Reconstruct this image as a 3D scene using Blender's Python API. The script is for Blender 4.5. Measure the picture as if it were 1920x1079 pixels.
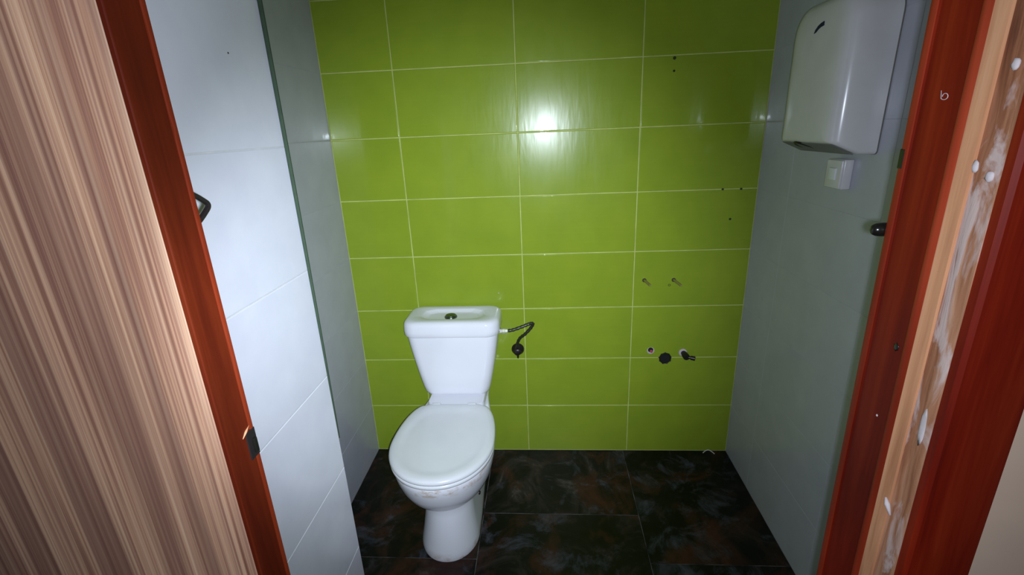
import bpy, bmesh, math, random
from mathutils import Vector, Matrix

random.seed(7)
for o in list(bpy.data.objects):
    bpy.data.objects.remove(o)
SC = bpy.context.scene
COL = SC.collection

# ---------------------------------------------------------------- camera
CAM_POS = Vector((0.0997, -1.975, 1.5221))
RIGHT = Vector((0.99725247, 0.06138226, -0.04146971))
UP = Vector((0.01961826, 0.32098154, 0.94688224))
FWD = Vector((-0.07143278, 0.94509421, -0.31889542))
cd = bpy.data.cameras.new('camera')
cam = bpy.data.objects.new('camera', cd)
COL.objects.link(cam)
m = Matrix((RIGHT, UP, -FWD)).transposed().to_4x4()
m.translation = CAM_POS
cam.matrix_world = m
cd.sensor_fit = 'HORIZONTAL'
cd.sensor_width = 36.0
cd.lens = 36.0 * 887.165 / 1920.0
cd.clip_start = 0.01
SC.camera = cam

# ---------------------------------------------------------------- world: dim surroundings
W = bpy.data.worlds.new('world')
SC.world = W
W.use_nodes = True
W.node_tree.nodes['Background'].inputs[0].default_value = (0.80, 0.88, 1.0, 1)
W.node_tree.nodes['Background'].inputs[1].default_value = 0.05

# ---------------------------------------------------------------- the phone torch, just right of the lens: hot beam plus wide spill
TORCH = Vector((0.116, -1.977, 1.515))
AIM = (Vector((-0.22, 0.0, 0.84)) - TORCH).to_track_quat('-Z', 'Y').to_euler()
for nm, watts, cone in (('torch_beam', 140.0, 72), ('torch_spill', 33.0, 168)):
    ld = bpy.data.lights.new(nm, 'SPOT')
    ld.energy = watts
    ld.color = (0.76, 0.86, 1.0)
    ld.spot_size = math.radians(cone)
    ld.spot_blend = 1.0
    ld.shadow_soft_size = 0.006
    lo = bpy.data.objects.new(nm, ld)
    COL.objects.link(lo)
    lo.location = TORCH
    lo.rotation_euler = AIM

VS = SC.view_settings
VS.view_transform = 'Standard'
VS.look = 'None'
VS.exposure = 0.0
VS.gamma = 1.0
VS.use_curve_mapping = False


# ================================================================ material helpers
def lin(r, g, b):
    f = lambda c: c / 12.92 if c <= 0.04045 else ((c + 0.055) / 1.055) ** 2.4
    return (f(r / 255), f(g / 255), f(b / 255), 1.0)


class Mat:
    def __init__(s, name, rough=0.5, color=(0.5, 0.5, 0.5, 1), metal=0.0, spec=0.5, coat=0.0, coat_rough=0.05):
        s.m = bpy.data.materials.new(name)
        s.m.use_nodes = True
        s.t = s.m.node_tree
        s.b = s.t.nodes['Principled BSDF']
        s.b.inputs['Roughness'].default_value = rough
        s.b.inputs['Base Color'].default_value = color
        s.b.inputs['Metallic'].default_value = metal
        s.b.inputs['Specular IOR Level'].default_value = spec
        s.b.inputs['Coat Weight'].default_value = coat
        s.b.inputs['Coat Roughness'].default_value = coat_rough

    def n(s, typ, **kw):
        nd = s.t.nodes.new(typ)
        for k, v in kw.items():
            setattr(nd, k, v)
        return nd

    def l(s, a, b):
        s.t.links.new(a, b)

    def coords(s, scale=(1, 1, 1), world=False, rand=0.0):
        if world:
            src = s.n('ShaderNodeNewGeometry').outputs['Position']
        else:
            src = s.n('ShaderNodeTexCoord').outputs['Object']
        if rand:
            oi = s.n('ShaderNodeObjectInfo')
            mu = s.n('ShaderNodeMath', operation='MULTIPLY')
            mu.inputs[1].default_value = rand
            s.l(oi.outputs['Random'], mu.inputs[0])
            ad = s.n('ShaderNodeVectorMath', operation='ADD')
            s.l(src, ad.inputs[0])
            s.l(mu.outputs[0], ad.inputs[1])
            src = ad.outputs[0]
        mp = s.n('ShaderNodeMapping')
        mp.inputs['Scale'].default_value = scale
        s.l(src, mp.inputs['Vector'])
        return mp.outputs[0]

    def noise(s, vec, scale=5, detail=4, rough=0.55, dist=0.0):
        nd = s.n('ShaderNodeTexNoise')
        nd.inputs['Scale'].default_value = scale
        nd.inputs['Detail'].default_value = detail
        nd.inputs['Roughness'].default_value = rough
        nd.inputs['Distortion'].default_value = dist
        s.l(vec, nd.inputs['Vector'])
        return nd.outputs['Fac']

    def ramp(s, fac, stops, interp='LINEAR'):
        nd = s.n('ShaderNodeValToRGB')
        cr = nd.color_ramp
        cr.interpolation = interp
        while len(cr.elements) < len(stops):
            cr.elements.new(0.5)
        for e, (p, c) in zip(cr.elements, stops):
            e.position = p
            e.color = c if len(c) == 4 else (*c, 1)
        s.l(fac, nd.inputs['Fac'])
        return nd.outputs['Color']

    def mix(s, fac, a, b, mode='MIX'):
        nd = s.n('ShaderNodeMix', data_type='RGBA', blend_type=mode)
        for sock, v in ((nd.inputs['Factor'], fac), (nd.inputs['A'], a), (nd.inputs['B'], b)):
            pass
        ins = [i for i in nd.inputs if i.enabled]
        for sock, v in zip(ins, (fac, a, b)):
            if isinstance(v, (int, float, tuple)):
                sock.default_value = v
            else:
                s.l(v, sock)
        return [o for o in nd.outputs if o.enabled][0]

    def base(s, c):
        s.l(c, s.b.inputs['Base Color'])

    def rough(s, fac, lo, hi):
        mr = s.n('ShaderNodeMapRange')
        mr.inputs['To Min'].default_value = lo
        mr.inputs['To Max'].default_value = hi
        s.l(fac, mr.inputs['Value'])
        s.l(mr.outputs[0], s.b.inputs['Roughness'])

    def bump(s, h, strength=0.2, dist=0.01):
        bp = s.n('ShaderNodeBump')
        bp.inputs['Strength'].default_value = strength
        bp.inputs['Distance'].default_value = dist
        s.l(h, bp.inputs['Height'])
        s.l(bp.outputs[0], s.b.inputs['Normal'])
        return bp


BK = (0, 0, 0, 1)
WH = (1, 1, 1, 1)

# lime green glazed tile: faint horizontal brushed streaks, wavy glaze
g = Mat('green_glaze', rough=0.25, spec=0.22, coat=0.22, coat_rough=0.045)
v1 = g.coords((3, 1, 90), rand=31.0)
st = g.noise(v1, 1.6, 5, 0.6)
v2 = g.coords((6, 6, 6), rand=31.0)
cl = g.noise(v2, 1.2, 3)
c0 = g.ramp(st, [(0.25, lin(137, 157, 42)), (0.55, lin(138, 158, 44)), (0.8, lin(141, 160, 46))])
c1 = g.ramp(cl, [(0.3, (0.92, 0.94, 0.92, 1)), (0.7, (1.05, 1.03, 1.0, 1))])
g.base(g.mix(1.0, c0, c1, 'MULTIPLY'))
v3 = g.coords((34, 1, 7), world=True)
rp = g.noise(v3, 1.0, 2, 0.5, 0.4)
bn = g.bump(rp, 0.09, 0.004)
g.l(bn.outputs[0], g.b.inputs['Coat Normal'])
g.rough(g.noise(g.coords((9, 9, 3), world=True), 1.5, 3), 0.16, 0.30)
GREEN = g.m

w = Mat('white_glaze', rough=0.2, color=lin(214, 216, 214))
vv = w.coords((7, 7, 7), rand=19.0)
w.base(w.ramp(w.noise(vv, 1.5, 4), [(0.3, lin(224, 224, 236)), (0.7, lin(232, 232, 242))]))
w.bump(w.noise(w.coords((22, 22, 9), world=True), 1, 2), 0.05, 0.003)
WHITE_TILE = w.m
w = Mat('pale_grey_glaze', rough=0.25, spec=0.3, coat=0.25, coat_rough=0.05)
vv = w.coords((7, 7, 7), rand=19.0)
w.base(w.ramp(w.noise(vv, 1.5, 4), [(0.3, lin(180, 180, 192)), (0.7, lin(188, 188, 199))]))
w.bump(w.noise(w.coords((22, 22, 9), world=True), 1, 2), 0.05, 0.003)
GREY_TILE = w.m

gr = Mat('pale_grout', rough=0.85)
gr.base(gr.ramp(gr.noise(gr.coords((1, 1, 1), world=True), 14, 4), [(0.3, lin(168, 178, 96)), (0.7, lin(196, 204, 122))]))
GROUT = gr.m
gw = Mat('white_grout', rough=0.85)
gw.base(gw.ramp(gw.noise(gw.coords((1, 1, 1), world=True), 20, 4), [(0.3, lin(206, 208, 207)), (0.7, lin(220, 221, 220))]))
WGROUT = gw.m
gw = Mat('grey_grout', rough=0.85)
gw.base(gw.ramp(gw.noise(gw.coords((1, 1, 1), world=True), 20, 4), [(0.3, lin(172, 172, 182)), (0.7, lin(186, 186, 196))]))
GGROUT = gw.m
gf = Mat('floor_grout', rough=0.9)
gf.base(gf.ramp(gf.noise(gf.coords((1, 1, 1), world=True), 16, 4), [(0.35, lin(34, 32, 31)), (0.65, lin(112, 110, 108))]))
FGROUT = gf.m

# dark slate-look floor tile with rust and blue grey clouds
s = Mat('slate_floor', rough=0.35, spec=0.25)
va = s.coords((1, 1, 1), rand=13.0)
n1 = s.noise(va, 4.5, 9, 0.68, 1.0)
n2 = s.noise(s.coords((1, 1, 1), rand=29.0), 3.4, 6, 0.6, 1.2)
n3 = s.noise(s.coords((1, 1, 1), rand=47.0), 7.0, 8, 0.7, 0.5)
ca = s.ramp(n1, [(0.42, lin(5, 5, 5)), (0.51, lin(18, 16, 15)), (0.6, lin(48, 41, 39)), (0.70, lin(94, 84, 82))])
cb = s.mix(s.ramp(n2, [(0.5, BK), (0.66, (0.8, 0.8, 0.8, 1))]), ca, lin(74, 40, 28), 'MIX')
cc = s.mix(s.ramp(n3, [(0.54, BK), (0.72, (0.8, 0.8, 0.8, 1))]), cb, lin(84, 86, 98), 'MIX')
s.base(cc)
s.rough(n1, 0.28, 0.6)
s.bump(n3, 0.12, 0.006)
SLATE = s.m

# zebrano style laminate, vertical grain
z = Mat('zebrano', rough=0.42, spec=0.4)
za = z.noise(z.coords((150, 150, 0.9)), 1.0, 3, 0.6, 0.0)
zb = z.noise(z.coords((420, 420, 2.2)), 1.0, 2, 0.5, 0.0)
zc = z.noise(z.coords((27, 27, 0.7)), 1.0, 3, 0.55, 0.15)
zr = z.ramp(za, [(0.32, lin(116, 78, 62)), (0.42, lin(152, 110, 88)), (0.5, lin(182, 140, 112)), (0.6, lin(198, 158, 128)), (0.72, lin(212, 178, 146))])
zf = z.mix(z.ramp(zb, [(0.38, (0.55, 0.55, 0.55, 1)), (0.5, BK)]), zr, lin(140, 98, 84))
z.base(z.mix(z.ramp(zc, [(0.38, (0.65, 0.65, 0.65, 1)), (0.54, BK)]), zf, lin(112, 76, 66)))
z.bump(zb, 0.05, 0.0006)
ZEBRA = z.m


def stained(name, lo, mid, hi, rough):
    q = Mat(name, rough=rough, spec=0.14, coat=0.04, coat_rough=0.25)
    a = q.noise(q.coords((38, 38, 2.2)), 1.0, 6, 0.6, 0.5)
    b = q.noise(q.coords((5, 5, 1.4)), 1.0, 4, 0.55, 0.6)
    c = q.ramp(a, [(0.28, lo), (0.5, mid), (0.75, hi)])
    k = q.ramp(b, [(0.3, (0.55, 0.5, 0.5, 1)), (0.65, (1.15, 1.1, 1.1, 1))])
    q.base(q.mix(1.0, c, k, 'MULTIPLY'))
    q.bump(a, 0.1, 0.0015)
    return q.m


RED = stained('mahogany_stain', lin(80, 10, 2), lin(106, 22, 5), lin(130, 40, 13), 0.55)
DOOR_RED = stained('mahogany_door_edge', lin(64, 16, 6), lin(84, 26, 9), lin(104, 40, 17), 0.5)
DOOR_BEAD = stained('mahogany_door_bead', lin(82, 24, 9), lin(104, 36, 14), lin(122, 50, 26), 0.5)
RED_LIGHT = stained('mahogany_worn_edge', lin(112, 32, 14), lin(132, 44, 21), lin(152, 62, 36), 0.5)

rw = Mat('raw_wood', rough=0.8, spec=0.25)
ra = rw.noise(rw.coords((52, 52, 3.0)), 1.0, 6, 0.6, 0.8)
rb = rw.noise(rw.coords((26, 26, 7.0)), 1.0, 5, 0.6, 0.8)
rc = rw.ramp(ra, [(0.3, lin(96, 54, 36)), (0.42, lin(132, 82, 56)), (0.55, lin(164, 112, 82)), (0.72, lin(190, 146, 118))])
rw.base(rw.mix(rw.ramp(rb, [(0.52, BK), (0.6, (0.85, 0.85, 0.85, 1))]), rc, lin(194, 172, 166)))
rw.bump(rb, 0.5, 0.004)
RAW = rw.m
rp_ = Mat('pale_raw_wood', rough=0.75, spec=0.25)
pa = rp_.noise(rp_.coords((60, 60, 2.5)), 1.0, 5, 0.6, 0.5)
rp_.base(rp_.ramp(pa, [(0.3, lin(156, 100, 68)), (0.55, lin(194, 138, 100)), (0.8, lin(206, 158, 122))]))
rp_.bump(pa, 0.3, 0.002)
RAW_PALE = rp_.m

po = Mat('porcelain', rough=0.08, color=lin(228, 230, 230), spec=0.55)
pz = po.n('ShaderNodeNewGeometry')
sep = po.n('ShaderNodeSeparateXYZ')
po.l(pz.outputs['Position'], sep.inputs[0])
band = po.ramp(sep.outputs['Z'], [(0.0, (0.8, 0.8, 0.8, 1)), (0.012, (0.5, 0.5, 0.5, 1)), (0.035, BK), (0.352, BK), (0.372, (0.75, 0.75, 0.75, 1)), (0.398, (0.75, 0.75, 0.75, 1)), (0.402, BK)])
stn = po.ramp(po.noise(po.coords((16, 16, 30)), 1.0, 5, 0.65), [(0.50, BK), (0.62, WH)])
po.base(po.mix(po.mix(1.0, band, stn, 'MULTIPLY'), lin(232, 232, 238), lin(186, 158, 120)))
PORC = po.m
pt = Mat('tank_porcelain', rough=0.08, spec=0.55)
pt.base(pt.ramp(pt.noise(pt.coords((5, 5, 5)), 1.0, 2), [(0.3, lin(230, 230, 236)), (0.7, lin(236, 236, 241))]))
TANK = pt.m
sp = Mat('seat_plastic', rough=0.22, spec=0.5)
sp.base(sp.ramp(sp.noise(sp.coords((6, 6, 6)), 1.0, 3), [(0.3, lin(224, 226, 228)), (0.7, lin(232, 233, 235))]))
SEAT = sp.m
ab = Mat('white_plastic', rough=0.22, spec=0.5)
ab.base(ab.ramp(ab.noise(ab.coords((8, 8, 8)), 1.0, 3), [(0.3, lin(210, 206, 208)), (0.7, lin(220, 216, 218))]))
PLASTIC = ab.m


def plain(name, col, rough, metal=0.0, vary=0.12, scale=30):
    q = Mat(name, rough=rough, metal=metal)
    lo = tuple(max(0, c * (1 - vary)) for c in col[:3]) + (1,)
    hi = tuple(min(1, c * (1 + vary)) for c in col[:3]) + (1,)
    q.base(q.ramp(q.noise(q.coords(), scale, 3), [(0.3, lo), (0.7, hi)]))
    return q.m


BUTTON = plain('aged_chrome', lin(104, 116, 102), 0.25, 0.9)
BRAID = plain('dull_braid', lin(72, 74, 66), 0.4, 0.7, 0.3, 300)
DARKMET = plain('dark_metal', lin(52, 46, 46), 0.35, 0.6)
BLACK = plain('black_void', lin(9, 9, 8), 0.7)
BLACKMET = plain('black_enamel', lin(22, 22, 18), 0.22)
BRASS = plain('old_brass', lin(150, 142, 84), 0.45, 0.2)
NUT = plain('bright_nut', lin(226, 226, 206), 0.2, 0.3)
REDPLUG = plain('red_plug', lin(168, 64, 70), 0.5)
PLASTER = plain('plaster_residue', lin(190, 178, 178), 0.9)
INK = plain('dark_blue_print', lin(18, 20, 58), 0.6)
BEIGE = plain('beige_paint', lin(196, 168, 146), 0.8, 0, 0.04, 9)
CEIL = plain('ceiling_paint', lin(214, 214, 208), 0.9, 0, 0.03, 6)
SILIC = plain('white_thread', lin(205, 205, 200), 0.6)
MARK = plain('dark_plug', lin(46, 50, 18), 0.8)


# ================================================================ geometry helpers
def link(name, me, mat, parent=None, kind=None, label=None, cat=None, group=None):
    o = bpy.data.objects.new(name, me)
    if mat is not None:
        if not me.materials:
            me.materials.append(mat)
    COL.objects.link(o)
    if parent is not None:
        o.parent = parent
    tag(o, label, cat, group, kind)
    return o


def tag(o, label=None, cat=None, group=None, kind=None):
    for k, v in (('label', label), ('category', cat), ('group', group), ('kind', kind)):
        if v:
            o[k] = v
    return o


def empty(name, loc=(0, 0, 0), **kw):
    o = bpy.data.objects.new(name, None)
    o.empty_display_size = 0.05
    COL.objects.link(o)
    o.location = loc
    return tag(o, **kw)


def done(name, bm, mat, parent=None, smooth=False, auto=None, **kw):
    me = bpy.data.meshes.new(name)
    bmesh.ops.recalc_face_normals(bm, faces=bm.faces)
    bm.to_mesh(me)
    bm.free()
    if smooth:
        for p in me.polygons:
            p.use_smooth = True
        if auto:
            me.set_sharp_from_angle(angle=math.radians(auto))
    o = link(name, me, mat, parent, **kw)
    if parent is not None:      # meshes are written in world space
        o.matrix_parent_inverse = Matrix.Translation(-parent.location)
    return o


def box(bm, x0, x1, y0, y1, z0, z1, bev=0.0, seg=2):
    vs = [bm.verts.new((x, y, zz)) for x in (x0, x1) for y in (y0, y1) for zz in (z0, z1)]
    f = [(0, 1, 3, 2), (4, 6, 7, 5), (0, 4, 5, 1), (2, 3, 7, 6), (0, 2, 6, 4), (1, 5, 7, 3)]
    fs = [bm.faces.new([vs[i] for i in q]) for q in f]
    if bev:
        es = {e for q in fs for e in q.edges}
        bmesh.ops.bevel(bm, geom=list(es), offset=bev, segments=seg, profile=0.5, affect='EDGES', clamp_overlap=True)
    return vs


def ring_loft(bm, rings, cap0=True, cap1=True, closed=True):
    V = [[bm.verts.new(p) for p in r] for r in rings]
    n = len(V[0])
    for a, b in zip(V[:-1], V[1:]):
        for i in range(n if closed else n - 1):
            j = (i + 1) % n
            bm.faces.new((a[i], a[j], b[j], b[i]))
    if cap0:
        bm.faces.new(V[0][::-1])
    if cap1:
        bm.faces.new(V[-1])
    return V


def frame_of(d):
    d = Vector(d).normalized()
    a = Vector((0, 0, 1)) if abs(d.z) < 0.9 else Vector((1, 0, 0))
    u = d.cross(a).normalized()
    return u, d.cross(u).normalized()


def lathe(bm, p, d, prof, seg=20):
    """prof: (distance along d, radius) pairs"""
    p = Vector(p)
    d = Vector(d).normalized()
    u, v = frame_of(d)
    rings = []
    for t, r in prof:
        r = max(r, 1e-4)
        rings.append([p + d * t + (u * math.cos(2 * math.pi * k / seg) + v * math.sin(2 * math.pi * k / seg)) * r for k in range(seg)])
    ring_loft(bm, rings)


def catmull(pts, sub=6):
    P = [Vector(p) for p in pts]
    out = []
    for i in range(len(P) - 1):
        p0 = P[max(i - 1, 0)]
        p1, p2 = P[i], P[i + 1]
        p3 = P[min(i + 2, len(P) - 1)]
        for k in range(sub):
            t = k / sub
            out.append(0.5 * ((2 * p1) + (p2 - p0) * t + (2 * p0 - 5 * p1 + 4 * p2 - p3) * t * t + (3 * p1 - p0 - 3 * p2 + p3) * t ** 3))
    out.append(P[-1])
    return out


def tube(bm, pts, rad, seg=10, flat=None):
    n = len(pts)
    rings = []
    up = None
    for i, p in enumerate(pts):
        d = (Vector(pts[min(i + 1, n - 1)]) - Vector(pts[max(i - 1, 0)])).normalized()
        if up is None:
            u, v = frame_of(d)
        else:
            u = (up - d * up.dot(d)).normalized()
            v = d.cross(u)
        up = u
        r = rad(i / (n - 1)) if callable(rad) else rad
        rings.append([Vector(p) + (u * math.cos(2 * math.pi * k / seg) + v * math.sin(2 * math.pi * k / seg)) * r for k in range(seg)])
    ring_loft(bm, rings)


TILE_CACHE = {}


def tile_mesh(w_, h_, mat, bev=0.0022, depth=0.008):
    """glazed tile in local XZ, facing -Y, front at y=0, edges softly pillowed"""
    key = (round(w_, 4), round(h_, 4), mat.name, bev)
    if key in TILE_CACHE:
        return TILE_CACHE[key]
    verts, nor = [], []
    spec = [(0.0, depth, None), (0.0, bev, 90), (bev * 0.3, bev * 0.3, 45), (bev, 0.0, 0)]
    for ins, y, ang in spec:
        for sx, sz in ((-1, -1), (1, -1), (1, 1), (-1, 1)):
            verts.append((sx * (w_ / 2 - ins), y, sz * (h_ / 2 - ins)))
    faces = []
    for k in range(3):
        for i in range(4):
            j = (i + 1) % 4
            faces.append((k * 4 + i, k * 4 + j, k * 4 + 4 + j, k * 4 + 4 + i))
    faces.append((12, 13, 14, 15))
    me = bpy.data.meshes.new('tile')
    me.from_pydata(verts, [], faces)
    me.update()
    bm = bmesh.new()
    bm.from_mesh(me)
    bmesh.ops.recalc_face_normals(bm, faces=bm.faces)
    bm.to_mesh(me)
    bm.free()
    for p in me.polygons:
        p.use_smooth = True
    # per-corner normals: flat front, sides bend round the pillowed edge
    side = [(0, -1), (1, 0), (0, 1), (-1, 0)]
    loops = [None] * len(me.loops)
    for p in me.polygons:
        c = Vector(p.center)
        for li in p.loop_indices:
            vi = me.loops[li].vertex_index
            lev = vi // 4
            if len({me.loops[q].vertex_index // 4 for q in p.loop_indices}) == 1:
                loops[li] = Vector((0, -1, 0))
                continue
            # outward direction of this side strip
            if abs(c.x) / w_ > abs(c.z) / h_:
                out = Vector((math.copysign(1, c.x), 0, 0))
            else:
                out = Vector((0, 0, math.copysign(1, c.z)))
            a = {0: 90, 1: 90, 2: 45, 3: 0}[lev]
            loops[li] = (out * math.sin(math.radians(a)) + Vector((0, -1, 0)) * math.cos(math.radians(a))).normalized()
    me.normals_split_custom_set(loops)
    me.materials.append(mat)
    TILE_CACHE[key] = me
    return me


def put_tile(parent, me, loc, rot):
    o = bpy.data.objects.new('tile', me)
    COL.objects.link(o)
    o.parent = parent
    o.location = Vector(loc) - parent.location
    o.rotation_euler = rot
    return o


def struct_box(name, mat, x0, x1, y0, y1, z0, z1, label, cat='wall'):
    bm = bmesh.new()
    box(bm, x0, x1, y0, y1, z0, z1)
    return done(name, bm, mat, kind='structure', label=label, cat=cat)


# ================================================================ setting
XL, XR = -0.765, 0.9516
YF = -1.389            # inner face of the wall that holds the doorway
YO = -1.515            # its outer face
H = 2.5
G = 0.0035             # joint width
R_ = 0.0016            # joint depth
ROW = 0.25
ROWZ = [0.0] + [0.005 + ROW * k for k in range(1, 10)] + [H]
COLX = [XL, -0.4785, 0.0, 0.4785, XR]

back = struct_box('wall_back', GROUT, XL - 0.12, XR + 0.12, R_, 0.12, -0.02, H, 'back wall of glossy lime green tiles with pale joints')
for r0, r1 in zip(ROWZ[:-1], ROWZ[1:]):
    for c0_, c1_ in zip(COLX[:-1], COLX[1:]):
        me = tile_mesh(c1_ - c0_ - G, r1 - r0 - G, GREEN)
        dx = random.uniform(-0.0004, 0.0004)
        put_tile(back, me, ((c0_ + c1_) / 2, dx, (r0 + r1) / 2), (0, 0, 0))

G2 = 0.0007
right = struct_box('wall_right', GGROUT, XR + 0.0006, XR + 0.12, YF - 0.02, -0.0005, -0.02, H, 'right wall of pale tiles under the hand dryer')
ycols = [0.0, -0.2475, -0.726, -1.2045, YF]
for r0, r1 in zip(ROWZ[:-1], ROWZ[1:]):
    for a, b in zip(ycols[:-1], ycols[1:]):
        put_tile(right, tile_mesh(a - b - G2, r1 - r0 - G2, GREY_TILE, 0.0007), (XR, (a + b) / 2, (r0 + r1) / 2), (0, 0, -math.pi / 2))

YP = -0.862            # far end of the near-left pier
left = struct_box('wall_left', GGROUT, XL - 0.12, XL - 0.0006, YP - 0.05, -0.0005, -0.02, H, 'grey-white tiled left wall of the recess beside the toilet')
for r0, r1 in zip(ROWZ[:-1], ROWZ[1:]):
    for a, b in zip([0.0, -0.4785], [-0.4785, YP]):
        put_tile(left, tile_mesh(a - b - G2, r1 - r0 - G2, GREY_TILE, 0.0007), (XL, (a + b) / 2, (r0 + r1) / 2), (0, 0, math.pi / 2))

# pier: bright white tiled face, very slightly out of square
PA = Vector((-0.500, YP, 0))
PB = Vector((-0.503, YF, 0))
bm = bmesh.new()
off = Vector((-0.0012, 0, 0))
pts = [PA + off, PB + off, Vector((XL - 0.12, YF, 0)), Vector((XL - 0.12, YP, 0))]
ring_loft(bm, [[p + Vector((0, 0, -0.02)) for p in pts], [p + Vector((0, 0, H)) for p in pts]])
pier = done('wall_near_left', bm, WGROUT, kind='structure', label='bright white tiled pier just inside the doorway behind the striped door', cat='wall')
plen = (PB - PA).length
pang = math.atan2(-(PB - PA).x, -(PB - PA).y)
pz_ = [0.0] + [0.003 + 0.30 * k for k in range(1, 9)] + [H]
mid = (PA + PB) / 2
for r0, r1 in zip(pz_[:-1], pz_[1:]):
    o = put_tile(pier, tile_mesh(plen - 0.0005, r1 - r0 - 0.0026, WHITE_TILE, 0.0016), (mid.x, mid.y, (r0 + r1) / 2), (0, 0, math.pi / 2 - pang))

# dark green-grey strip, narrowing downwards, along the pier's far edge
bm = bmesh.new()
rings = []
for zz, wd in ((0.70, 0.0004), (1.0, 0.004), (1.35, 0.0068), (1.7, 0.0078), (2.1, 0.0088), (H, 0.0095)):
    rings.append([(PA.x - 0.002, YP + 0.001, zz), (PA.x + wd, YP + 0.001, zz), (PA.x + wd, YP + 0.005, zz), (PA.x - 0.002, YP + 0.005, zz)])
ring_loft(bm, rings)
done('pier_edge_strip', bm, plain('dark_green_strip', lin(56, 74, 54), 0.8), pier, label='thin dark green-grey strip tapering down the pier edge')

bm = bmesh.new()
lathe(bm, (-0.5008, -1.004, 1.682), (1, 0, 0), [(-0.001, 0.0022), (0.0006, 0.0018), (0.0006, 0)], 7)
done('glaze_chip', bm, MARK, pier, label='tiny dark chip in the glaze')
bm = bmesh.new()
lathe(bm, (-0.11, 0.0, 0.831), (0, -1, 0), [(-0.001, 0.003), (0.0007, 0.0022), (0.0007, 0)], 7)
done('paint_fleck', bm, PLASTER, back, label='tiny white fleck')

# doorway wall, with the opening left free (the leaf and frame stand in it)
LX0, LX1 = -1.065, -0.265       # striped leaf
JX = 0.510                    # inner face of the right-hand jamb
bm = bmesh.new()
pts = [(JX + 0.03, YF), (JX + 0.03, YO), (1.9, YO), (1.9, YF)]
ring_loft(bm, [[(x, y, -0.02) for x, y in pts], [(x, y, H) for x, y in pts]])
box(bm, -1.9, JX + 0.03, YO, YF, 2.09, H)
box(bm, -1.9, LX0 - 0.04, YO, YF, -0.02, 2.09)
done('wall_front', bm, BEIGE, kind='structure', label='beige painted wall around the doorway, right of the red casing', cat='wall')

# floor
fl = struct_box('floor', FGROUT, -1.9, 1.9, -3.4, 0.1, -0.12, -0.0012, 'dark mottled slate-look tiled floor with thin joints', 'floor')
FC = [(-0.82, -0.178, 0), (-0.178, 0.46, 0), (0.46, 1.10, 0)]
GF = 0.0022
for (x0, x1, _), ys in zip(FC, ([0.0, -0.636, -1.274, -1.912], [0.0, -0.412, -1.05, -1.688], [0.0, -0.638, -1.276, -1.914])):
    for a, b in zip(ys[:-1], ys[1:]):
        cx0, cx1 = max(x0, XL), min(x1, XR)
        put_tile(fl, tile_mesh(cx1 - cx0 - GF, a - b - GF, SLATE, 0.0012), ((cx0 + cx1) / 2, (a + b) / 2, 0.0), (-math.pi / 2, 0, 0))
struct_box('ceiling', CEIL, -1.9, 1.9, YO, 0.12, H, H + 0.1, 'plain pale ceiling', 'ceiling')

# ---------------------------------------------------------------- right-hand door frame
HT = 2.05
tr = empty('trim_1', (JX + 0.03, YO, 0), kind='structure', label='red-brown wooden door frame with a strip of raw wood showing', cat='door frame')
# jamb: main board with worn arris and a raised stop lip
bm = bmesh.new()
prof = [(JX + 0.034, YF), (JX + 0.004, YF), (JX, YF - 0.007), (JX + 0.0015, YF - 0.010), (JX + 0.0015, -1.4535), (JX + 0.034, -1.4535)]
ring_loft(bm, [[(x, y, 0.0) for x, y in prof], [(x, y, HT) for x, y in prof]])
done('jamb', bm, RED, tr)
bm = bmesh.new()
prof = [(JX + 0.002, YF + 0.002), (JX - 0.001, YF + 0.0015), (JX - 0.002, YF - 0.003), (JX - 0.001, YF - 0.0075), (JX + 0.002, YF - 0.008)]
ring_loft(bm, [[(x, y, 0.0) for x, y in prof], [(x, y, HT) for x, y in prof]])
done('worn_edge', bm, RED_LIGHT, tr, smooth=True, auto=50, label='lighter worn arris of the jamb')
bm = bmesh.new()
prof = [(JX + 0.034, -1.4535), (JX - 0.001, -1.4535), (JX - 0.0035, -1.4565), (JX - 0.0035, -1.462), (JX - 0.001, -1.466), (JX + 0.034, -1.466)]
ring_loft(bm, [[(x, y, 0.0) for x, y in prof], [(x, y, HT) for x, y in prof]])
done('stop_bead', bm, RED_LIGHT, tr, smooth=True, auto=40)


def ragged(name, ya, yb, xa, xb, amp, mat, seed, label=None, n=60):
    rnd = random.Random(seed)
    bm = bmesh.new()
    rings = []
    k = 4
    ph = [rnd.uniform(0, 6.28) for _ in range(6)]
    for i in range(n + 1):
        zz = HT * i / n
        wob = lambda q: amp * (0.6 * math.sin(zz * 9 + ph[q]) + 0.4 * math.sin(zz * 31 + ph[q + 1]) + 0.3 * rnd.uniform(-1, 1))
        ring = [(JX + 0.034, ya, zz)]
        for j in range(k + 1):
            t = j / k
            y = ya + (yb - ya) * t
            x = xa + (xb - xa) * t + (wob(j % 5) if 0 < j else 0)
            ring.append((x, y, zz))
        ring.append((JX + 0.034, yb, zz))
        rings.append(ring)
    ring_loft(bm, rings)
    return done(name, bm, mat, tr, smooth=True, auto=35, label=label)


ragged('raw_edge', -1.466, -1.483, JX - 0.001, JX, 0.0006, RAW_PALE, 3, 'pale unstained wooden strip')
ragged('raw_core', -1.483, -1.515, JX + 0.003, JX + 0.001, 0.0022, RAW, 5, 'rough raw wood with plaster residue')
# casing on the outer face
bm = bmesh.new()
prof = [(JX + 0.0005, -1.515), (JX + 0.0005, -1.524), (JX + 0.004, -1.528), (0.574, -1.528), (0.583, -1.526), (0.586, -1.521), (0.586, -1.515)]
ring_loft(bm, [[(x, y, 0.0) for x, y in prof], [(x, y, HT + 0.06) for x, y in prof]])
done('casing', bm, RED, tr, smooth=True, auto=30)
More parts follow.
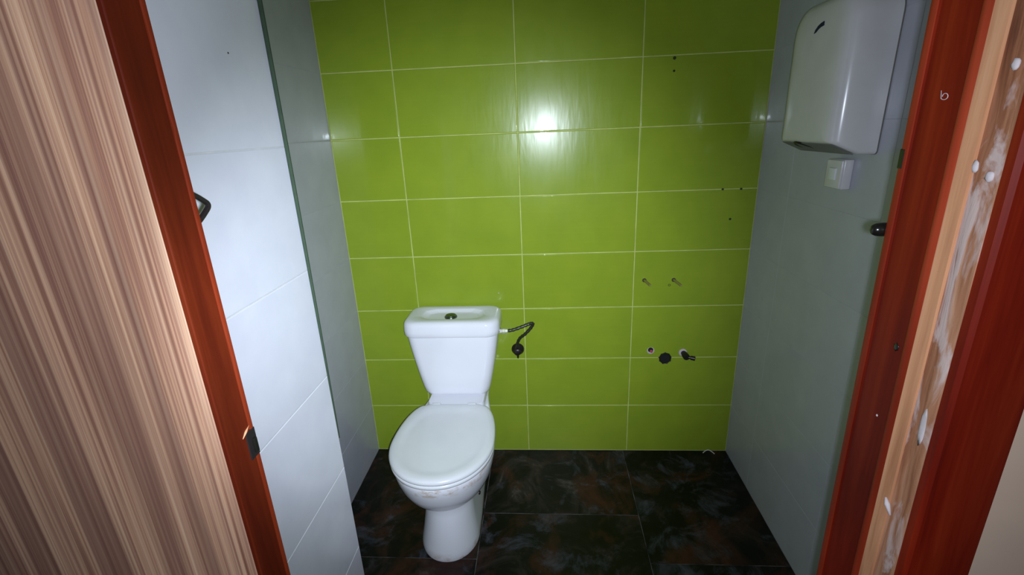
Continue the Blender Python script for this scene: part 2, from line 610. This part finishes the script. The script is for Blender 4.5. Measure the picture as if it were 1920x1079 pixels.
# head of the frame, above the picture
bm = bmesh.new()
box(bm, LX0 - 0.04, JX + 0.034, -1.515, YF, HT, HT + 0.04)
done('head_jamb', bm, RED, tr)
bm = bmesh.new()
box(bm, LX0 - 0.10, 0.586, -1.528, -1.515, HT + 0.03, HT + 0.10, 0.003)
done('head_casing', bm, RED, tr)
bm = bmesh.new()
box(bm, LX0 - 0.04, LX0 - 0.002, -1.515, YF, 0, HT)
done('jamb', bm, RED, tr)


def blob(parent, name, c, r, mat, seed, label=None, axis=0):
    rnd = random.Random(seed)
    bm = bmesh.new()
    bmesh.ops.create_icosphere(bm, subdivisions=2, radius=1.0)
    for v in bm.verts:
        k = 1 + rnd.uniform(-0.18, 0.18)
        v.co = Vector((c[0] + v.co.x * r[0] * k, c[1] + v.co.y * r[1] * k, c[2] + v.co.z * r[2] * k))
    return done(name, bm, mat, parent, smooth=True, label=label)


blob(tr, 'plaster_blob', (JX + 0.001, -1.500, 1.557), (0.002, 0.0042, 0.0052), PLASTER, 1, 'round white plaster blob')
blob(tr, 'plaster_blob', (JX + 0.001, -1.503, 1.462), (0.0022, 0.0045, 0.005), PLASTER, 2)
blob(tr, 'plaster_blob', (JX + 0.001, -1.486, 1.470), (0.0018, 0.0035, 0.006), PLASTER, 3)
blob(tr, 'plaster_blob', (JX + 0.001, -1.502, 1.19), (0.0012, 0.0055, 0.026), PLASTER, 4)
bm = bmesh.new()
tube(bm, [Vector((JX - 0.001, -1.479, 1.073)), Vector((JX - 0.0015, -1.484, 1.067)), Vector((JX - 0.001, -1.491, 1.057))], lambda t: 0.0032 * math.sin(math.pi * (0.12 + 0.76 * t)), 8)
done('plaster_streak', bm, PLASTER, tr, smooth=True, label='short white smear on raw wood')
# small curled paint chip on the jamb
bm = bmesh.new()
pts = [Vector((JX + 0.001, -1.430 + 0.0030 * math.cos(a) * (1 + 0.12 * a), 1.535 + 0.0030 * math.sin(a))) for a in [0.3 * i for i in range(20)]]
pts += [Vector((JX + 0.001, -1.4240, 1.541))]
tube(bm, pts, 0.0004, 6)
done('paint_chip', bm, PLASTER, tr, smooth=True, label='tiny pale curl of chipped paint')
bm = bmesh.new()
box(bm, JX - 0.0022, JX + 0.003, YF - 0.005, YF + 0.0025, 1.460, 1.482, 0.001)
done('strike_recess', bm, BLACKMET, tr, label='dark notch in the jamb edge')
for i, (yy, zz, rr) in enumerate(((-1.440, 1.258, 0.004), (-1.434, 1.16, 0.0014))):
    blob(tr, 'knot' if i == 0 else 'paint_fleck', (JX + 0.0012, yy, zz), (0.0008, rr, rr * 1.2), BLACKMET if i == 0 else PLASTER, 20 + i)

tr.rotation_euler = (0, -0.012, 0)
tr.location.x += 0.016
# dark peg that sticks out from behind the jamb
pg = empty('door_bumper', (JX - 0.016, YF + 0.011, 1.386), label='short dark round-ended peg sticking out from behind the right jamb', cat='door stop')
bm = bmesh.new()
lathe(bm, (JX + 0.066, YF + 0.0115, 1.386), (-1, 0, 0), [(0, 0.0085), (0.066, 0.0085), (0.072, 0.0078), (0.0755, 0.006), (0.0775, 0.003), (0.078, 0.0003)], 20)
done('peg', bm, BLACKMET, pg, smooth=True, auto=60)
bm = bmesh.new()
box(bm, JX + 0.03, JX + 0.075, YF, YF + 0.004, 1.366, 1.406, 0.001)
done('mount', bm, BLACKMET, pg)

# ---------------------------------------------------------------- striped door leaf
YD0, YD1 = -1.5464, -1.4964
dr = empty('door_1', (LX0, YD0, 0.006), kind='structure', label='striped wood-grain door leaf with red-brown edge', cat='door')
bm = bmesh.new()
box(bm, LX0, LX1 - 0.006, YD0, YD1, 0.006, HT - 0.004, 0.0008)
done('panel', bm, ZEBRA, dr)
bm = bmesh.new()
box(bm, LX1 - 0.006, LX1, YD0 + 0.0002, YD1 - 0.0075, 0.006, HT - 0.004, 0.0012)
done('edge_strip', bm, DOOR_RED, dr, label='red-brown stained edge of the door')
rnd = random.Random(11)
bm = bmesh.new()
rings = []
for i in range(161):
    zz = 0.006 + (HT - 0.01) * i / 160
    nick = 0.0018 * max(0, math.sin(zz * 13.0) * math.sin(zz * 47.0 + 1) - 0.25) + (0.0018 if rnd.random() < 0.05 else 0)
    y0 = YD1 - 0.0068 + nick
    rings.append([(LX1 - 0.006, y0, zz), (LX1 - 0.0002, y0, zz), (LX1 + 0.0008, y0 + 0.0015, zz), (LX1 + 0.0006, YD1 - 0.001, zz), (LX1 - 0.0008, YD1, zz), (LX1 - 0.006, YD1, zz)])
ring_loft(bm, rings)
done('edge_bead', bm, DOOR_BEAD, dr, smooth=True, auto=40, label='chipped narrow bead along the door edge')
# lock plate let into the edge
bm = bmesh.new()
box(bm, LX1 - 0.003, LX1 + 0.0012, -1.5135, YD1 + 0.0002, 1.148, 1.186, 0.0008)
lp = done('lock_plate', bm, DARKMET, dr, label='dark steel lock plate in a chipped recess')
bm = bmesh.new()
box(bm, LX1 + 0.0008, LX1 + 0.0045, -1.506, -1.500, 1.154, 1.174, 0.001)
done('latch', bm, BLACKMET, lp)
bm = bmesh.new()
tube(bm, [Vector((LX1 + 0.0004, -1.519, 1.1835)), Vector((LX1 + 0.0008, -1.512, 1.1885)), Vector((LX1 + 0.0006, -1.504, 1.1925))], lambda t: 0.0004 + 0.0012 * math.sin(math.pi * t), 6)
done('splinter', bm, RAW_PALE, dr, smooth=True, label='pale splintered chip above the lock plate')
# bent strap handle on the far face
bm = bmesh.new()
path = catmull([(-0.287, YD1 - 0.003, 1.477), (-0.287, YD1 + 0.003, 1.4765), (-0.286, YD1 + 0.020, 1.470), (-0.286, YD1 + 0.036, 1.461), (-0.286, YD1 + 0.045, 1.453), (-0.286, YD1 + 0.036, 1.445), (-0.286, YD1 + 0.020, 1.436), (-0.287, YD1 + 0.003, 1.4285), (-0.287, YD1 - 0.003, 1.428)], 5)
rings = []
for i, p in enumerate(path):
    d = (path[min(i + 1, len(path) - 1)] - path[max(i - 1, 0)]).normalized()
    a = Vector((1, 0, 0))
    a = (a - d * a.dot(d)).normalized()
    b = d.cross(a)
    rings.append([p + a * (0.0026 * sx) + b * (0.0022 * sy) for sx, sy in ((-1, -0.6), (-0.8, -1), (0.8, -1), (1, -0.6), (1, 0.6), (0.8, 1), (-0.8, 1), (-1, 0.6))])
ring_loft(bm, rings)
done('handle', bm, DARKMET, dr, smooth=True, auto=50, label='dark bent strap handle on the far face')

# ================================================================ toilet
TX = -0.293


def egg(hw, yf, yc, yb, hb, zz, n=28, xo=0.0, corner=0.02, round_back=False):
    """closed outline, front egg, back tapering to half width hb"""
    half = []
    for i in range(n + 1):
        a = math.pi / 2 * i / n
        half.append((hw * math.sin(a) ** 0.96, yc + (yf - yc) * math.cos(a)))
    for i in range(1, n + 1):
        t = i / n
        sft = 1 - math.sqrt(max(0.0, 1 - (0.97 * t) ** 2)) if round_back else t * t * (3 - 2 * t)
        half.append((hw + (hb - hw) * sft, yc + (yb - corner - yc) * t))
    for i in range(1, 5):
        a = math.pi / 2 * i / 4
        half.append((hb - corner * (1 - math.cos(a)), yb - corner + corner * math.sin(a)))
    pts = [(TX + xo + x, y, zz) for x, y in half]
    pts += [(TX + xo - x, y, zz) for x, y in half[::-1] if x > 1e-6]
    return pts


def rrect(x0, x1, y0, y1, zz, r, n=6, rb=None):
    rb = r if rb is None else rb
    out = []
    for cx, cy, a0, rr in ((x1, y0, -90, r), (x1, y1, 0, rb), (x0, y1, 90, rb), (x0, y0, 180, r)):
        ox = cx - rr if cx == x1 else cx + rr
        oy = cy - rr if cy == y1 else cy + rr
        for i in range(n + 1):
            a = math.radians(a0 + 90 * i / n)
            out.append((ox + rr * math.cos(a), oy + rr * math.sin(a), zz))
    return out


tl = empty('toilet', (TX, -0.35, 0), label='white close-coupled toilet with lid down against the green wall', cat='toilet')
# bowl and pedestal: one surface
S = [  # z, hw, yf, yc, yb, hb
    (0.000, 0.112, -0.652, -0.52, -0.16, 0.100),
    (0.012, 0.113, -0.654, -0.52, -0.16, 0.101),
    (0.030, 0.110, -0.648, -0.52, -0.16, 0.100),
    (0.070, 0.103, -0.634, -0.51, -0.155, 0.097),
    (0.120, 0.096, -0.622, -0.50, -0.15, 0.094),
    (0.165, 0.092, -0.612, -0.49, -0.145, 0.092),
    (0.195, 0.091, -0.608, -0.48, -0.14, 0.092),
    (0.208, 0.094, -0.612, -0.48, -0.135, 0.093),
    (0.218, 0.104, -0.626, -0.48, -0.13, 0.095),
    (0.232, 0.122, -0.646, -0.485, -0.12, 0.098),
    (0.252, 0.142, -0.668, -0.49, -0.11, 0.103),
    (0.280, 0.160, -0.690, -0.495, -0.09, 0.108),
    (0.315, 0.174, -0.708, -0.50, -0.07, 0.113),
    (0.350, 0.183, -0.720, -0.50, -0.05, 0.118),
    (0.375, 0.187, -0.727, -0.50, -0.04, 0.122),
    (0.392, 0.187, -0.728, -0.50, -0.04, 0.124),
    (0.399, 0.184, -0.725, -0.50, -0.043, 0.122),
    (0.402, 0.178, -0.719, -0.50, -0.048, 0.118),
]
bm = bmesh.new()
rings = [egg(hw, yf, yc, yb, hb, zz) for zz, hw, yf, yc, yb, hb in S]
ring_loft(bm, rings)
bowl = done('bowl', bm, PORC, tl, smooth=True, auto=70)
# rear deck the tank sits on
bm = bmesh.new()
rr_ = [(0.395, 0.0), (0.418, 0.0), (0.427, -0.004)]
ring_loft(bm, [rrect(TX - 0.122 - d, TX + 0.122 + d, -0.262 - d, -0.035 + d, zz, 0.03) for zz, d in rr_])
done('deck', bm, PORC, tl, smooth=True, auto=50)
# floor screw in the side of the foot
for sx in (-1, 1):
    bm = bmesh.new()
    lathe(bm, (TX + sx * 0.096, -0.40, 0.095), (sx, 0, 0), [(0, 0.009), (0.006, 0.009), (0.009, 0.006), (0.009, 0.0)], 12)
    done('fixing_screw', bm, DARKMET, tl, smooth=True, auto=50)

# seat ring and lid
bm = bmesh.new()
SY = (-0.738, -0.515, -0.272, 0.118)


def seat_ring(hw_d, yf_d, zz):
    return egg(0.191 + hw_d, SY[0] - yf_d, SY[1], SY[2] + hw_d * 0.3, SY[3] + hw_d, zz, corner=0.012, round_back=True)


ring_loft(bm, [seat_ring(-0.006, -0.006, 0.402), seat_ring(-0.001, -0.001, 0.405), seat_ring(0, 0, 0.411), seat_ring(-0.001, -0.001, 0.4165), seat_ring(-0.006, -0.006, 0.419)])
done('seat', bm, SEAT, tl, smooth=True, auto=60)
bm = bmesh.new()
L = [(-0.005, 0.4205), (0.0, 0.4225), (0.002, 0.428), (0.0, 0.4345), (-0.004, 0.4385), (-0.012, 0.4415), (-0.024, 0.4425), (-0.036, 0.4415), (-0.044, 0.4395), (-0.06, 0.4395), (-0.10, 0.4398), (-0.118, 0.44)]
rings = []
for d, zz in L:
    hw = 0.191 + d
    rings.append(egg(hw, SY[0] - d, SY[1], SY[2] - max(0, -d - 0.012) * 0.55 + min(d, 0), max(0.004, SY[3] + d), zz, corner=min(0.012, max(0.004, SY[3] + d) * 0.5), round_back=True))
ring_loft(bm, rings)
done('lid', bm, SEAT, tl, smooth=True, auto=60)
for sx in (-1, 1):
    bm = bmesh.new()
    box(bm, TX + sx * 0.075 - 0.018, TX + sx * 0.075 + 0.018, -0.284, -0.266, 0.424, 0.442, 0.004)
    done('hinge', bm, SEAT, tl, smooth=True, auto=40)

# tank
bm = bmesh.new()
T = [  # z, hw, front y
    (0.424, 0.118, -0.168, 0.030), (0.426, 0.128, -0.180, 0.036), (0.433, 0.137, -0.190, 0.040), (0.446, 0.144, -0.195, 0.042), (0.47, 0.150, -0.197, 0.042),
    (0.53, 0.163, -0.199, 0.042), (0.60, 0.176, -0.201, 0.042), (0.66, 0.186, -0.203, 0.042), (0.712, 0.193, -0.205, 0.042)]
ring_loft(bm, [rrect(TX - 0.004 - hw, TX - 0.004 + hw, yf, -0.012, zz, rr, 7, 0.02) for zz, hw, yf, rr in T])
done('tank', bm, TANK, tl, smooth=True, auto=60)
# tank lid with an oval dish round the button
bm = bmesh.new()
LX = TX - 0.006
NL = 7
base_r = [(0.712, -0.004, 0), (0.7125, 0.004, 0), (0.716, 0.007, 0), (0.735, 0.0075, 0), (0.756, 0.0065, 0), (0.768, 0.004, 0), (0.7745, -0.001, 0), (0.7785, -0.008, 0), (0.7795, -0.016, 0)]
rings = [rrect(LX - 0.196 - d, LX + 0.196 + d, -0.207 - d, -0.006 + min(d, 0), zz, 0.055, NL, 0.045) for zz, d, _ in base_r]
n = len(rings[0])
for k, (zz, fx, fy, bl) in enumerate(((0.7800, 0.150, 0.074, 1.0), (0.7775, 0.143, 0.069, 1.0), (0.7690, 0.126, 0.058, 1.0), (0.7675, 0.112, 0.048, 1.0), (0.7670, 0.05, 0.03, 1.0))):
    ring = []
    for q in rings[8]:
        a = math.atan2((q[1] + 0.112) / 0.075, (q[0] - LX) / 0.165)
        ring.append((LX + fx * math.cos(a), -0.112 + fy * math.sin(a), zz))
    rings.append(ring)
ring_loft(bm, rings)
done('tank_lid', bm, TANK, tl, smooth=True, auto=75)
bm = bmesh.new()
lathe(bm, (-0.308, -0.118, 0.7660), (0, 0, 1), [(0, 0.027), (0.005, 0.027), (0.008, 0.0245), (0.008, 0.022), (0.012, 0.021), (0.014, 0.014), (0.0145, 0.0)], 28)
done('flush_button', bm, BUTTON, tl, smooth=True, auto=50, label='round tarnished chrome flush button')

# ---------------------------------------------------------------- water supply of the tank
hs = empty('supply_hose', (-0.097, -0.12, 0.70), label='bent dark braided hose from the tank to the wall valve', cat='hose')
bm = bmesh.new()
pts = catmull([(-0.070, -0.12, 0.700), (-0.045, -0.12, 0.704), (-0.010, -0.117, 0.715), (0.020, -0.111, 0.725), (0.036, -0.104, 0.727), (0.041, -0.098, 0.720), (0.030, -0.088, 0.697), (0.005, -0.075, 0.664), (-0.018, -0.055, 0.637), (-0.031, -0.040, 0.608), (-0.035, -0.031, 0.578)], 6)
tube(bm, pts, lambda t: 0.0068 + 0.0009 * math.cos(t * 260), 12)
done('hose', bm, BRAID, hs, smooth=True)
bm = bmesh.new()
lathe(bm, (-0.112, -0.12, 0.700), (1, 0, 0), [(0, 0.009), (0.0205, 0.009), (0.0205, 0.006)], 14)
done('inlet_stem', bm, PLASTIC, tl, smooth=True, auto=40)
bm = bmesh.new()
lathe(bm, (-0.0912, -0.12, 0.700), (1, 0, 0), [(0.0, 0.0088), (0.001, 0.0105), (0.012, 0.0105), (0.014, 0.009), (0.024, 0.0085), (0.024, 0.005)], 6)
done('nut', bm, NUT, hs)
sv = empty('stop_valve', (-0.035, 0, 0.556), label='dark round wall valve under the bent hose', cat='valve')
bm = bmesh.new()
lathe(bm, (-0.035, 0.0, 0.556), (0, -1, 0), [(0, 0.029), (0.004, 0.029), (0.010, 0.025), (0.016, 0.019), (0.016, 0.0)], 28)
done('rosette', bm, DARKMET, sv, smooth=True, auto=40)
bm = bmesh.new()
lathe(bm, (-0.035, -0.012, 0.556), (0, -1, 0), [(0, 0.012), (0.010, 0.012), (0.010, 0.015), (0.014, 0.016), (0.026, 0.0155), (0.029, 0.011), (0.029, 0.0)], 20)
done('knob', bm, DARKMET, sv, smooth=True, auto=40)
bm = bmesh.new()
lathe(bm, (-0.035, -0.030, 0.556), (0, 0, 1), [(0, 0.008), (0.014, 0.008), (0.014, 0.0095), (0.026, 0.0095), (0.026, 0.006)], 8)
done('outlet_nut', bm, DARKMET, sv)
bm = bmesh.new()
lathe(bm, (-0.035, -0.012, 0.540), (0, 0, -1), [(0, 0.006), (0.022, 0.0045), (0.028, 0.001)], 10)
done('drain_tip', bm, DARKMET, sv, smooth=True, auto=50)


# ---------------------------------------------------------------- leftovers of the missing basin
def stud(x, zz, ln, lab, dark):
    e = empty('basin_bolt', (x, 0, zz), label=lab, cat='bolt', group='basin bolts left in the green wall')
    bm = bmesh.new()
    tip = Vector((0.16, -1, -0.02)).normalized()
    prof = [(-0.006, 0.0045)]
    k = int(ln / 0.004)
    for i in range(k):
        prof += [(i * 0.004, 0.0056), (i * 0.004 + 0.002, 0.0046)]
    prof += [(ln, 0.0046), (ln, 0.0)]
    lathe(bm, (x, 0, zz), tip, prof, 10)
    done('threaded_rod', bm, BRASS, e, smooth=True, auto=60)
    bm = bmesh.new()
    lathe(bm, (x, 0, zz), (0, -1, 0), [(-0.001, 0.009), (0.002, 0.009), (0.003, 0.006), (0.003, 0.0)], 12)
    done('wall_plug', bm, MARK, e, smooth=True, auto=40)


stud(0.524, 0.877, 0.070, 'short brass basin bolt in the green wall, nearer the toilet', False)
stud(0.648, 0.876, 0.075, 'dark-collared brass basin bolt in the green wall, nearer the right wall', True)


def hole(x, zz, r, lab):
    bm = bmesh.new()
    lathe(bm, (x, 0, zz), (0, -1, 0), [(-0.003, r), (0.0006, r), (0.0012, r * 0.8), (0.0002, r * 0.6), (0.0002, 0.0)], 12)
    tag(done('drill_plug', bm, MARK, None, smooth=True, auto=40), lab, 'drill hole', 'drill holes in the green wall')


hole(0.631, 0.853, 0.0055, 'small dark drill hole just left of the right basin bolt')
hole(0.594, 1.745, 0.006, 'upper dark drill hole high on the green wall')
hole(0.595, 1.701, 0.0045, 'lower dark drill hole high on the green wall')
hole(0.857, 1.133, 0.0050, 'lone dark drill hole in a green tile near the right wall')
hole(0.816, 1.255, 0.0045, 'dark drill hole on a tile joint, left one of two')
hole(0.888, 1.254, 0.0045, 'dark drill hole on a tile joint, right one of two')

e = empty('drain_outlet', (0.634, 0, 0.502), label='large black drain hole low in the green wall', cat='drain')
bm = bmesh.new()
pr = [(-0.01, 0.027), (0.003, 0.027), (0.0045, 0.0255), (0.003, 0.0235), (0.0008, 0.0230), (0.0006, 0.0)]
lathe(bm, (0.634, 0, 0.502), (0, -1, 0), pr[:4] + [(0.001, 0.0232), (0.0008, 0.0)], 28)
done('pipe_socket', bm, BLACK, e, smooth=True, auto=40)
bm = bmesh.new()
rnd = random.Random(4)
for k in range(9):
    a = 2 * math.pi * k / 9 + 0.2
    x, zz = 0.634 + 0.0265 * math.cos(a), 0.502 + 0.0265 * math.sin(a)
    lathe(bm, (x, 0.0, zz), (0, -1, 0), [(-0.002, 0.004), (0.0016, rnd.uniform(0.002, 0.005)), (0.0016, 0)], 7)
done('ragged_rim', bm, BLACK, e)

e = empty('capped_pipe', (0.568, 0, 0.548), label='small pipe hole with red plug and white rim', cat='pipe')
bm = bmesh.new()
lathe(bm, (0.568, 0, 0.541), (0, -1, 0), [(-0.004, 0.0165), (0.0012, 0.0165), (0.002, 0.0135), (0.0012, 0.012), (0.0012, 0.0)], 20)
done('rim', bm, PLASTER, e, smooth=True, auto=40)
bm = bmesh.new()
lathe(bm, (0.567, -0.0008, 0.545), (0, -1, 0), [(0, 0.0118), (0.0012, 0.0118), (0.0012, 0.0)], 16)
done('bore', bm, BLACK, e)
bm = bmesh.new()
lathe(bm, (0.570, -0.001, 0.539), (0, -1, 0), [(0, 0.007), (0.006, 0.0065), (0.008, 0.004), (0.008, 0.0)], 12)
done('plug', bm, REDPLUG, e, smooth=True, auto=40)

e = empty('angle_valve', (0.709, 0, 0.527), label='dark angle valve on a white rosette beside the drain hole', cat='valve')
bm = bmesh.new()
lathe(bm, (0.711, 0, 0.530), (0, -1, 0), [(-0.002, 0.0185), (0.003, 0.0185), (0.005, 0.016), (0.005, 0.0)], 22)
done('rosette', bm, PLASTER, e, smooth=True, auto=40)
bm = bmesh.new()
lathe(bm, (0.713, -0.002, 0.529), (0.08, -1, -0.04), [(0, 0.012), (0.016, 0.012), (0.018, 0.0145), (0.042, 0.0145), (0.046, 0.012), (0.046, 0.0)], 18)
done('body', bm, DARKMET, e, smooth=True, auto=40)
bm = bmesh.new()
lathe(bm, (0.716, -0.038, 0.527), (1, -0.35, -0.10), [(0, 0.007), (0.018, 0.007), (0.019, 0.0095), (0.036, 0.0105), (0.038, 0.008), (0.038, 0.0)], 14)
done('handle', bm, DARKMET, e, smooth=True, auto=40)

# thin white scrap on the floor by the right corner
bm = bmesh.new()
pts = catmull([(0.838, -0.022, 0.0028), (0.850, -0.012, 0.006), (0.866, -0.008, 0.010), (0.880, -0.016, 0.007), (0.890, -0.028, 0.0025)], 6)
tube(bm, pts, 0.0022, 8)
tag(done('thread_scrap', bm, SILIC, None, smooth=True), 'thin curled white scrap on the dark floor near the right corner', 'scrap')

# ================================================================ hand dryer on the right wall
hd = empty('hand_dryer', (XR, -0.513, 1.42), label='white rounded hand dryer hanging on the right wall', cat='hand dryer')
DY0, DY1 = -0.664, -0.362
DZ1 = 1.813


def dsec(x, grow_y, z0, z1, rt, rb, n=8):
    """outline in the YZ plane at depth x"""
    y0, y1 = DY0 - grow_y, DY1 + grow_y
    out = []
    for cy, cz, a0, rr in ((y1, z1, 0, rt), (y0, z1, 90, rt), (y0, z0, 180, rb), (y1, z0, 270, rb)):
        oy = cy - rr if cy == y1 else cy + rr
        oz = cz - rr if cz == z1 else cz + rr
        for i in range(n + 1):
            a = math.radians(a0 + 90 * i / n)
            out.append((x, oy + rr * math.cos(a), oz + rr * math.sin(a)))
    return out


bm = bmesh.new()
D = [  # x, grow, z0, z1, rt, rb
    (XR, 0.0, 1.420, DZ1, 0.066, 0.010),
    (0.907, 0.0, 1.4215, DZ1, 0.066, 0.010),
    (0.884, -0.0010, 1.4315, DZ1 - 0.001, 0.066, 0.010),
    (0.868, -0.0035, 1.4390, DZ1 - 0.003, 0.066, 0.010),
    (0.857, -0.007, 1.4440, DZ1 - 0.006, 0.066, 0.010),
    (0.849, -0.012, 1.4478, DZ1 - 0.011, 0.066, 0.010),
    (0.843, -0.018, 1.4505, DZ1 - 0.017, 0.064, 0.009),
    (0.8390, -0.026, 1.4530, DZ1 - 0.026, 0.060, 0.009),
    (0.8360, -0.038, 1.4580, DZ1 - 0.040, 0.054, 0.009),
    (0.8340, -0.055, 1.480, DZ1 - 0.060, 0.050, 0.010),
    (0.8328, -0.085, 1.51, DZ1 - 0.10, 0.04, 0.012),
    (0.8325, -0.13, 1.58, DZ1 - 0.16, 0.012, 0.012),
]
ring_loft(bm, [dsec(*q) for q in D])
done('cover', bm, PLASTIC, hd, smooth=True, auto=65)
# thin dark gap round the cover where it meets the wall
bm = bmesh.new()
ring_loft(bm, [dsec(XR + 0.0005, 0.0008, 1.4192, DZ1 + 0.0008, 0.067, 0.011), dsec(XR - 0.003, 0.0008, 1.4192, DZ1 + 0.0008, 0.067, 0.011)])
done('back_plate', bm, plain('dryer_gap', lin(110, 108, 102), 0.6), hd)
# outlet nozzle in the sloping underside
bm = bmesh.new()
ax = Vector((-0.35, 0, -0.94)).normalized()
lathe(bm, (0.872, -0.47, 1.4395), ax, [(0, 0.034), (0.004, 0.034), (0.006, 0.031), (0.003, 0.028), (0.002, 0.0)], 24)
done('nozzle', bm, DARKMET, hd, smooth=True, auto=40, label='dark round air outlet underneath')
# added darker plate: shade of the sloping underside put into its colour
bm = bmesh.new()
pv = [(0.9045, 1.4212), (0.8470, 1.4478), (0.8462, 1.4460), (0.9037, 1.4194)]
ring_loft(bm, [[(x, DY0 + 0.020, zz) for x, zz in pv], [(x, DY1 - 0.020, zz) for x, zz in pv]])
done('underside_shade_plate', bm, plain('underside_shade_grey', lin(112, 110, 114), 0.4), hd, label='grey plate painting in the shade underneath')
# torn dark sticker on the front
bm = bmesh.new()
out = [(-0.503, 1.729), (-0.507, 1.737), (-0.519, 1.7455), (-0.533, 1.750), (-0.545, 1.752), (-0.546, 1.742), (-0.532, 1.740), (-0.522, 1.737), (-0.512, 1.731)]
ring_loft(bm, [[(0.8340, y, zz) for y, zz in out], [(0.8318, y, zz) for y, zz in out]])
done('sticker', bm, INK, hd, label='torn dark blue logo remnant')

# light switch under it
sw = empty('light_switch', (XR, -0.535, 1.361), label='small white switch box on the right wall below the hand dryer', cat='switch')
bm = bmesh.new()
box(bm, 0.926, XR + 0.0005, -0.580, -0.504, 1.320, 1.402, 0.004, 3)
done('box', bm, PLASTIC, sw, smooth=True, auto=40)
bm = bmesh.new()
box(bm, 0.920, 0.928, -0.579, -0.505, 1.322, 1.400, 0.003, 3)
done('cover_plate', bm, PLASTIC, sw, smooth=True, auto=40)
bm = bmesh.new()
box(bm, 0.9155, 0.922, -0.559, -0.526, 1.345, 1.378, 0.002, 2)
done('rocker', bm, SEAT, sw, smooth=True, auto=40)
